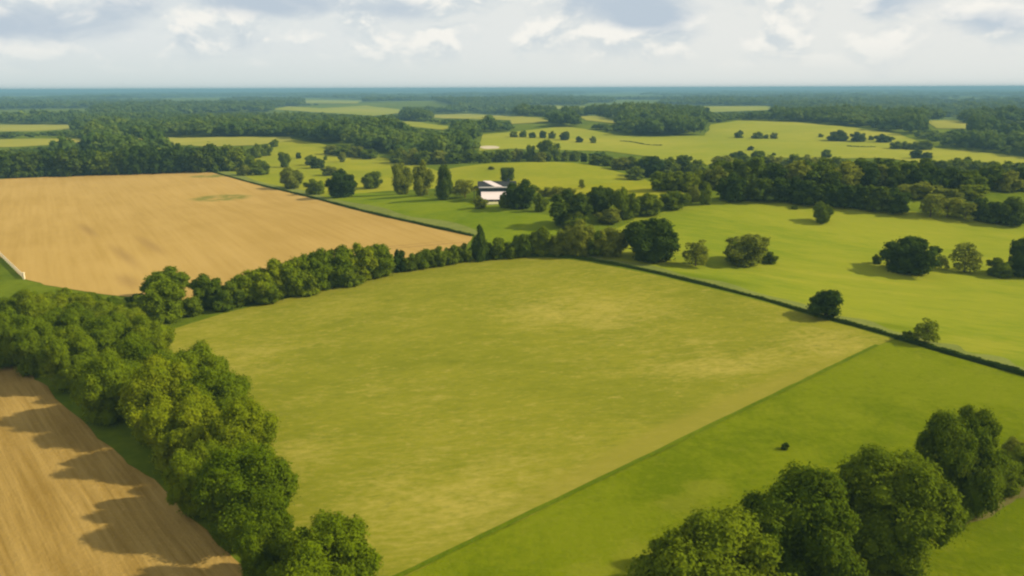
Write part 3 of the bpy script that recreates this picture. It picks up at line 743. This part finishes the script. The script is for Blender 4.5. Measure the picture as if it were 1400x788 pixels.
tree(832, 304, 38, 16, 'bush', 'olive', 'low olive scrub at the hill edge between the two dark trees')
tree(886, 294, 38, 29, 'round', 'mid', 'rounded tree on the hill edge, left one of a joined pair', var=1)
tree(921, 285, 40, 24, 'round', 'mid', 'low dense tree on the hill edge, right one of a joined pair', var=0)
tree(761, 273, 26, 19, 'sparse', 'olive', 'see-through olive scrub on the yellow knoll right of the globe tree')
tree(795, 258, 12, 13, 'sparse', 'olive', 'faint small sapling on the yellow knoll')
tree(947, 277, 24, 24, 'sparse', 'olive', 'thin olive tree at the crest just left of a slim dark tree')
tree(964, 280, 18, 31, 'column', 'mid', 'slim dark tree poking up at the hill crest')
# scrub on the left meadow
row([(389, 229, 16, 21, 'tree', 'mid'), (408, 217, 8, 8, 'bush', 'deep'), (434, 230, 22, 15, 'bush', 'deep'), (424, 226, 14, 14, 'bush', 'mid'), (445, 219, 6, 6, 'bush', 'mid'), (451, 240, 22, 13, 'bush', 'olive'), (468, 222, 10, 14, 'tree', 'olive'),
     (358, 239, 24, 19, 'bush', 'mid'), (375, 201, 12, 10, 'bush', 'mid'), (350, 216, 18, 18, 'bush', 'mid'), (364, 213, 16, 15, 'bush', 'mid'), (336, 222, 18, 20, 'bush', 'mid'), (345, 234, 22, 20, 'bush', 'mid'), (482, 212, 8, 8, 'bush', 'olive'), (335, 240, 20, 14, 'bush', 'olive')],
    'among scrub on the yellow meadow', 'scrub bushes on the yellow meadow')
# ridge trees behind the knoll
row([(705, 221, 18, 18, 'wood_tree', 'olive'), (727, 221, 18, 22, 'wood_tree', 'mid'), (751, 221, 34, 30, 'wood_tree', 'mid'), (771, 221, 16, 15, 'wood_tree', 'mid'), (786, 221, 14, 15, 'wood_tree', 'mid'), (798, 222, 10, 13, 'wood_tree', 'deep'), (814, 225, 22, 13, 'wood_tree', 'mid'), (831, 227, 20, 15, 'wood_tree', 'mid'),
     (690, 222, 18, 16, 'wood_tree', 'mid'), (739, 222, 16, 14, 'wood_tree', 'olive')],
    'along back edge of yellow knoll', 'ridge trees behind the yellow knoll')
# bushes in the far pasture
row([(702, 188, 12, 8, 'bush', 'mid'), (715, 188, 11, 9, 'bush', 'mid'), (728, 189, 10, 8, 'bush', 'mid'), (742, 189, 10, 10, 'bush', 'deep'), (755, 190, 10, 10, 'bush', 'mid'), (772, 192, 14, 12, 'bush', 'deep'), (792, 195, 12, 8, 'bush', 'deep'), (811, 196, 9, 9, 'bush', 'mid')],
    'in bush line of the far pasture', 'line of small bushes in the far pasture')
row([(1010, 189, 14, 10, 'bush', 'mid'), (1035, 190, 16, 9, 'bush', 'mid'), (1047, 190, 7, 6, 'bush', 'mid'), (1058, 190, 11, 8, 'bush', 'olive'), (1122, 188, 8, 5, 'bush', 'mid'), (1144, 193, 26, 14, 'bush', 'deep'), (1173, 194, 21, 13, 'bush', 'deep'), (1191, 192, 9, 6, 'bush', 'mid'), (1208, 195, 22, 10, 'bush', 'deep')],
    'in scattered row across the far pasture', 'round bushes scattered over the broad far pasture')
row([(1225, 204, 18, 10, 'bush', 'mid'), (1238, 204, 18, 10, 'bush', 'mid'), (1251, 205, 18, 10, 'bush', 'mid'), (1265, 205, 20, 13, 'bush', 'mid')], 'in short hedge on far right pasture', 'short hedge on the far right pasture')
tree(1253, 217, 16, 12, 'bush', 'deep', 'dark round bush alone below the short hedge on the far right pasture')
tree(1268, 217, 13, 9, 'bush', 'mid', 'smaller bush just right of the dark round bush below the short hedge')
tree(1026, 206, 10, 6, 'bush', 'deep', 'small dark bush alone in the middle of the broad far pasture')
tree(1058, 213, 6, 4, 'bush', 'mid', 'tiny bush alone above the tree belt in the broad far pasture')
row([(1346, 229, 14, 7, 'bush', 'mid'), (1361, 230, 14, 6, 'bush', 'mid'), (1376, 231, 13, 7, 'bush', 'olive'), (1390, 233, 16, 8, 'bush', 'mid'), (1403, 234, 14, 8, 'bush', 'deep')], 'in low scrub line at right edge', 'low scrub line at the right edge')
hedge('scrub_hedge', [(848, 193.5), (866, 195), (884, 198.5), (905, 199.5)], 1.6, .5, MAT['deep'], 'dark broken scrub line crossing the left of the far pasture', leaf=.4, dens=6, jig=.2)
hedge('scrub_hedge', [(1158, 200.5), (1176, 201.5), (1196, 201.5)], 1.6, .5, MAT['deep'], 'short dark scrub line below the round bushes on the far pasture', leaf=.4, dens=6, jig=.2)
row([(672, 232, 9, 4, 'bush', 'olive'), (640, 262, 20, 10, 'bush', 'olive'), (622, 264, 18, 9, 'bush', 'olive'), (748, 268, 22, 12, 'bush', 'olive'), (775, 268, 22, 11, 'bush', 'olive'), (730, 262, 18, 8, 'bush', 'mid')], 'of the low shrubs around the farmhouse', 'low shrubs around the farmhouse')
# tree belt from the centre to the right
B1 = []
for (px, py, w, h, m) in [(848, 232, 26, 16, 'olive'), (866, 232, 28, 18, 'mid'), (884, 229, 26, 16, 'mid'), (868, 246, 26, 18, 'mid'), (888, 242, 38, 26, 'deep'), (912, 240, 30, 24, 'mid'), (932, 238, 36, 26, 'deep'), (952, 242, 32, 22, 'mid'),
                     (903, 260, 28, 24, 'mid'), (922, 260, 30, 25, 'mid'), (942, 261, 30, 24, 'mid'), (960, 256, 28, 24, 'mid'), (978, 258, 30, 30, 'olive')]:
    B1.append((px, py, w, h, 'wood_tree', m))
row(B1, 'in clump right of the yellow knoll', 'tree clump right of the yellow knoll')
B2 = []
px = 990
while px < 1405:
    py = 234 + (px - 990) * .035 + random.uniform(-2, 2); w = random.uniform(28, 42); B2.append((px, py, w, random.uniform(22, 29), 'wood_tree', random.choice(['mid', 'mid', 'mid', 'olive']))); px += w * .62
row(B2, 'in back row of belt beyond hill', 'back row of the tree belt beyond the hill')
B3 = []
px = 985
while px < 1405:
    py = 251 + max(0, (px - 1100)) * .035 + random.uniform(-2, 2); w = random.uniform(32, 46); B3.append((px, py, w, random.uniform(26, 33), 'wood_tree', random.choice(['deep', 'mid', 'mid', 'mid', 'olive']))); px += w * .62
row(B3, 'in middle row of belt beyond hill', 'middle row of the tree belt beyond the hill')
B4 = []
px = 1000
while px < 1405:
    py = 274 + max(0, px - 1060) * .102 + random.uniform(-1, 1); w = random.uniform(30, 44)
    m = 'deep' if px < 1225 or px > 1325 else 'olive'
    if not (1225 < px < 1250): B4.append((px, py, w, random.uniform(30, 37) if m == 'deep' else random.uniform(24, 32), 'wood_tree' if m == 'deep' else 'sparse', m))
    px += w * .58
row(B4, 'in front row of belt behind hill', 'front row of the tree belt along the hill crest')
row([(1328, 272, 40, 18, 'wood_tree', 'lush'), (1300, 276, 34, 16, 'wood_tree', 'olive'), (1250, 270, 44, 14, 'wood_tree', 'olive'), (1275, 272, 40, 15, 'wood_tree', 'olive')], 'of pale ones between belt rows', 'lighter trees between the belt rows')
tree(1129, 216, 14, 11, 'bush', 'mid', 'round bush standing just clear above the belt of trees')
tree(1006, 224, 30, 17, 'wood_tree', 'deep', 'dark tree at the back left end of the belt, right of the knoll clump')
# dark wood on the left: the trees of its front and second rank
B5 = []
px = 4
while px < 320:
    py = 243 - max(0, px) * .030 + random.uniform(-1, 1); w = random.uniform(30, 44); B5.append((px, py, w, random.uniform(31, 38), 'wood_tree', random.choice(['deep', 'deep', 'deep', 'mid']))); px += w * .55
row(B5, 'in front row of dark left wood', 'front row of the dark left wood')
B6 = []
px = 10
while px < 330:
    py = 232 - max(0, px) * .022 + random.uniform(-1.5, 1.5); w = random.uniform(28, 40); B6.append((px, py, w, random.uniform(21, 27), 'wood_tree', random.choice(['deep', 'mid', 'mid', 'lush', 'deep']))); px += w * .62
row(B6, 'in back row of dark left wood', 'back row of the dark left wood')
# hedge trees at the edge of the central wood
row([(455, 211, 24, 13, 'wood_tree', 'olive'), (470, 213, 26, 14, 'wood_tree', 'mid'), (488, 215, 26, 15, 'wood_tree', 'olive'), (505, 217, 24, 14, 'wood_tree', 'mid'), (545, 223, 28, 20, 'wood_tree', 'mid'), (563, 225, 28, 21, 'wood_tree', 'olive'), (582, 225, 28, 20, 'wood_tree', 'mid'), (602, 224, 26, 17, 'wood_tree', 'olive'), (622, 224, 26, 16, 'wood_tree', 'mid'), (642, 223, 26, 17, 'wood_tree', 'mid'), (662, 223, 24, 16, 'wood_tree', 'mid'), (678, 222, 22, 16, 'wood_tree', 'mid')],
    'along near edge of central wood', 'edge trees of the central wood')
print('TREES', NTREE)

# ------------------------------------------------------------------ far woods as masses
LOD = {
 1: [crown_arrays(900 + i, 'round', 6, 130, .085, True, 'tri', 1, .90)[:2] for i in range(6)],
 2: [crown_arrays(930 + i, 'round', 3, 60, .12, True, 'tri', 1, .85)[:2] for i in range(5)],
 3: [crown_arrays(960 + i, 'block', 3, 10, .16, True, 'tri', 1, .95)[:2] for i in range(5)]}
BX = [np.array(q) for q in OPEN]
def vnoise(x, y, s, seed):
    r = np.random.default_rng(seed); o = np.zeros_like(x)
    for k in range(9):
        a = r.uniform(0, 6.28); f = s * r.uniform(.5, 1.8); o += np.sin((x * math.cos(a) + y * math.sin(a)) * f * 6.28 + r.uniform(0, 6.28))
    return o / 3
def scatter(d0, d1, sp, wid, hgt, half):
    area = math.radians(2 * half) / 2 * (d1 ** 2 - d0 ** 2); n = int(area / sp ** 2)
    d = np.sqrt(rng.uniform(d0 ** 2, d1 ** 2, n)); a = rng.uniform(-R(half), R(half), n)
    x, y = d * np.sin(a), d * np.cos(a)
    z = H(x, y)
    h = rng.uniform(.75, 1.15, n) * hgt; h *= 1 + .18 * vnoise(x, y, 1 / 160, 5)
    w = rng.uniform(.8, 1.25, n) * wid
    bx, by, dd = topx(np.stack([x, y, z], -1))
    ok = fits(bx, by, w, h, dd)
    sm = ~ok; h[sm] *= .5; w[sm] *= .7                       # low growth where a full tree would stand in front of a clearing
    ok |= fits(bx, by, w, h, dd) & (rng.random(n) < .8)
    if d0 > 1000:
        ok &= vnoise(x, y * .62, 1 / (460 if d0 < 3000 else 1500), 21) < (.16 if d0 < 3000 else .25)
    return x[ok], y[ok], z[ok], w[ok], h[ok], bx[ok], by[ok]
def fits(bx, by, w, h, dd):
    ok = np.ones(len(bx), bool); hp = h / dd * F
    for P in OPEN:
        P = [tuple(q) for q in P]
        wp = w / dd * F * .5
        for kk in (0, .3, .6, .95):
            for q in (-1, 0, 1): ok &= ~inside(P, bx + q * wp * (1 - .4 * kk), by - kk * hp)
    return ok
def merge(name, sel, data, lod, label):
    x, y, z, w, h = [q[sel] for q in data[:5]]
    if len(x) == 0: return
    Vs, Ts, tint = [], [], []; off = 0
    var = rng.integers(0, len(LOD[lod]), len(x)); rot = rng.uniform(0, 6.28, len(x)); tv = np.clip(.5 + .22 * vnoise(x, y, 1 / 90, 8) + rng.normal(0, .2, len(x)), 0, 1)
    for vi in range(len(LOD[lod])):
        m = var == vi; V, T = LOD[lod][vi]
        if not m.any(): continue
        c, s = np.cos(rot[m])[:, None], np.sin(rot[m])[:, None]
        X = (V[None, :, 0] * c - V[None, :, 1] * s) * w[m][:, None] + x[m][:, None]
        Y = (V[None, :, 0] * s + V[None, :, 1] * c) * w[m][:, None] + y[m][:, None]
        Z = V[None, :, 2] * h[m][:, None] + z[m][:, None] - .2
        Vs.append(np.stack([X, Y, Z], -1).reshape(-1, 3)); k = m.sum()
        Ts.append((T[None] + (np.arange(k) * len(V))[:, None, None]).reshape(-1, 3) + off); off += k * len(V)
        tint.append(np.repeat(tv[m], len(V)))
    me = np_mesh(name, np.vstack(Vs), np.vstack(Ts), [MAT['far']])
    at_ = me.attributes.new('tint', 'FLOAT', 'POINT'); at_.data.foreach_set('value', np.concatenate(tint).astype(np.float32))
    o = link(name, me); tag(o, label, 'woodland', kind='stuff')
    print(name, len(x))
A = scatter(440, 1150, 8.0, 13.5, 12, 40)
bx, by = A[5], A[6]
merge('woodland', bx < 430, A, 1, 'dense dark wood behind the yellow strips on the left')
merge('woodland', (bx >= 430) & (bx < 690), A, 1, 'large dark wood left of the far pasture at the centre')
merge('woodland', (bx >= 690) & (bx < 1110), A, 1, 'rounded dark wood behind the far pasture right of centre')
merge('woodland', bx >= 1110, A, 1, 'dark wood beyond the far pasture at the right')
A = scatter(1150, 3000, 15, 20, 13, 39)
bx = A[5]
merge('woodland', bx < 560, A, 2, 'hazy woods on the left under the horizon')
merge('woodland', (bx >= 560) & (bx < 980), A, 2, 'hazy woods at the centre under the horizon')
merge('woodland', bx >= 980, A, 2, 'hazy woods on the right under the horizon')
A = scatter(3000, 13000, 62, 90, 14, 38)
merge('forest', np.ones(len(A[0]), bool), A, 3, 'blue hazy forest reaching the horizon')

# ------------------------------------------------------------------ haze
V, Fc = [], []
hz = 36500.0; zb, zt = -16.0, 46.0
box(V, Fc, (0, 0, (zb + zt) / 2), (hz, 0, 0), (0, hz, 0), (0, 0, (zt - zb) / 2))
k = NT('haze_air'); pv = k.n('ShaderNodeVolumePrincipled'); pv.inputs['Color'].default_value = (.23, .44, .55, 1); pv.inputs['Density'].default_value = .00027; pv.inputs['Anisotropy'].default_value = 0
k.l(pv.outputs[0], k.out.inputs['Volume'])
o = link('haze', pymesh('haze', V, Fc, [k.m])); tag(o, 'thin blue haze in the air over the whole landscape', 'haze', kind='stuff')

# ------------------------------------------------------------------ light
SUN_EL, SUN_AZ = R(34), R(93)          # azimuth clockwise from +Y
sd = Vector((math.sin(SUN_AZ) * math.cos(SUN_EL), math.cos(SUN_AZ) * math.cos(SUN_EL), math.sin(SUN_EL)))
sun = bpy.data.lights.new('sun', 'SUN'); sun.energy = 4.6; sun.angle = R(1.0); sun.color = (1, .89, .68)
so = bpy.data.objects.new('sun', sun); COL.objects.link(so); so.rotation_euler = (-sd).to_track_quat('-Z', 'Y').to_euler(); so.location = (300, 100, 300)

W = bpy.data.worlds.new('World'); S.world = W; W.use_nodes = True
t = W.node_tree; t.nodes.clear()
class WT(NT):
    def __init__(s, tree): s.t = tree
k = WT(t)
out = k.n('ShaderNodeOutputWorld'); bg = k.n('ShaderNodeBackground'); bg.inputs[1].default_value = .1
sky = k.n('ShaderNodeTexSky', sky_type='NISHITA'); sky.sun_disc = False; sky.sun_elevation = SUN_EL; sky.sun_rotation = SUN_AZ
d = k.n('ShaderNodeTexCoord').outputs['Generated']
sp = k.n('ShaderNodeSeparateXYZ'); k.l(d, sp.inputs[0])
el = sp.outputs['Z']
def nz(scale, stretch, detail, rough, loc, dist=0): return k.noise(scale, detail, rough, vec=d, stretch=stretch, loc=loc, dist=dist)
n1 = nz(7, (1, 1, 3.4), 6, .55, (1.3, .4, .2), .3); n2 = nz(16, (1, 1, 3.0), 5, .55, (4.3, 2.4, 1.2), .2)
cl = k.math('ADD', k.math('MULTIPLY', n1, .65), k.math('MULTIPLY', n2, .35))
dkw = None
def cblob(px, py, sx, sy, w):
    """a grey cloud base, fixed to a direction in the sky"""
    global dkw
    v = fwd + right * ((px - 700) / F) - up * ((py - 394) / F); v = v / np.linalg.norm(v)
    sub = k.n('ShaderNodeVectorMath', operation='SUBTRACT'); k.l(d, sub.inputs[0]); sub.inputs[1].default_value = v
    a = math.atan2(v[0], v[1]); rt = k.n('ShaderNodeVectorRotate', rotation_type='Z_AXIS'); k.l(sub.outputs[0], rt.inputs['Vector']); rt.inputs['Angle'].default_value = a
    ml = k.n('ShaderNodeVectorMath', operation='MULTIPLY'); k.l(rt.outputs[0], ml.inputs[0]); ml.inputs[1].default_value = (F / sx, 0, F / sy)
    ln = k.n('ShaderNodeVectorMath', operation='LENGTH'); k.l(ml.outputs[0], ln.inputs[0])
    b = k.math('MULTIPLY', k.ramp(ln.outputs['Value'], 1.25, 0.1), w)
    dkw = b if dkw is None else k.math('ADD', dkw, b)
for q in [(862, 6, 110, 34, 1.0), (905, 28, 80, 20, .5), (390, 4, 95, 26, .9), (240, 2, 120, 22, .5), (545, 14, 60, 24, .6), (95, 32, 130, 34, .55), (20, 45, 70, 26, .4), (1232, 4, 75, 22, .7), (1365, 24, 80, 20, .55), (345, 62, 120, 26, .25), (980, 52, 90, 18, .3), (725, 45, 70, 18, .18), (1160, 56, 60, 12, .2), (700, -70, 300, 50, .6), (200, -60, 260, 45, .5)]:
    cblob(*q)
E = 1 / (.1 * 1.40)
def C_(r, g, b): return (r * E, g * E, b * E)
def cum(off):
    sh = k.n('ShaderNodeVectorMath', operation='ADD'); k.l(d, sh.inputs[0]); sh.inputs[1].default_value = (0, 0, off)
    a = k.noise(13.5, 6, .54, vec=sh.outputs[0], stretch=(1, 1, 1.9), loc=(1.3, .4, .2), dist=.25)
    return a
ca, cb = cum(0), cum(.014)
shade = k.math('SUBTRACT', ca, cb)                    # tops of the clouds are bright, undersides grey
hi = k.ramp(el, .012, .06)
base = k.mix(k.ramp(el, 0.0, .06), C_(.66, .72, .71), C_(.73, .77, .77))
rgt = k.ramp(sp.outputs['X'], -.45, .35)
base = k.mix(k.math('MULTIPLY', rgt, .7), base, C_(.81, .81, .77))
wh = k.mix(k.math('MULTIPLY', k.math('MULTIPLY', k.ramp(ca, .44, .58), k.ramp(shade, -.03, .09)), k.math('MULTIPLY', hi, .8)), base, C_(.94, .915, .85))
gr = k.mix(k.math('MULTIPLY', k.math('MULTIPLY', k.ramp(ca, .40, .56), k.ramp(shade, .02, -.08)), k.math('MULTIPLY', hi, .5)), wh, C_(.55, .63, .68))
dm = k.ramp(k.math('ADD', dkw, k.math('ADD', k.math('MULTIPLY', k.math('SUBTRACT', ca, .5), 1.5), k.math('MULTIPLY', shade, -1.5))), .10, .95)
cloud = k.mix(dm, gr, C_(.50, .58, .66))
# overhead: broken cover over the Nishita blue
cover = k.ramp(k.noise(2.2, 5, .6, vec=d, loc=(7, 3, 1)), .38, .60)
upper = k.mix(cover, sky.outputs[0], C_(1.05, 1.04, 1.0))
fin = k.mix(k.ramp(el, .14, .32), cloud, upper)
k.l(fin, bg.inputs[0]); k.l(bg.outputs[0], out.inputs[0])

# ------------------------------------------------------------------ render settings
S.view_settings.view_transform = 'Standard'; S.view_settings.look = 'None'; S.view_settings.exposure = .53; S.view_settings.gamma = 1
S.render.engine = 'CYCLES'
S.cycles.use_denoising = True
S.cycles.max_bounces = 5; S.cycles.diffuse_bounces = 3; S.cycles.transmission_bounces = 3; S.cycles.volume_bounces = 0; S.cycles.glossy_bounces = 2
S.cycles.filter_width = 2.2
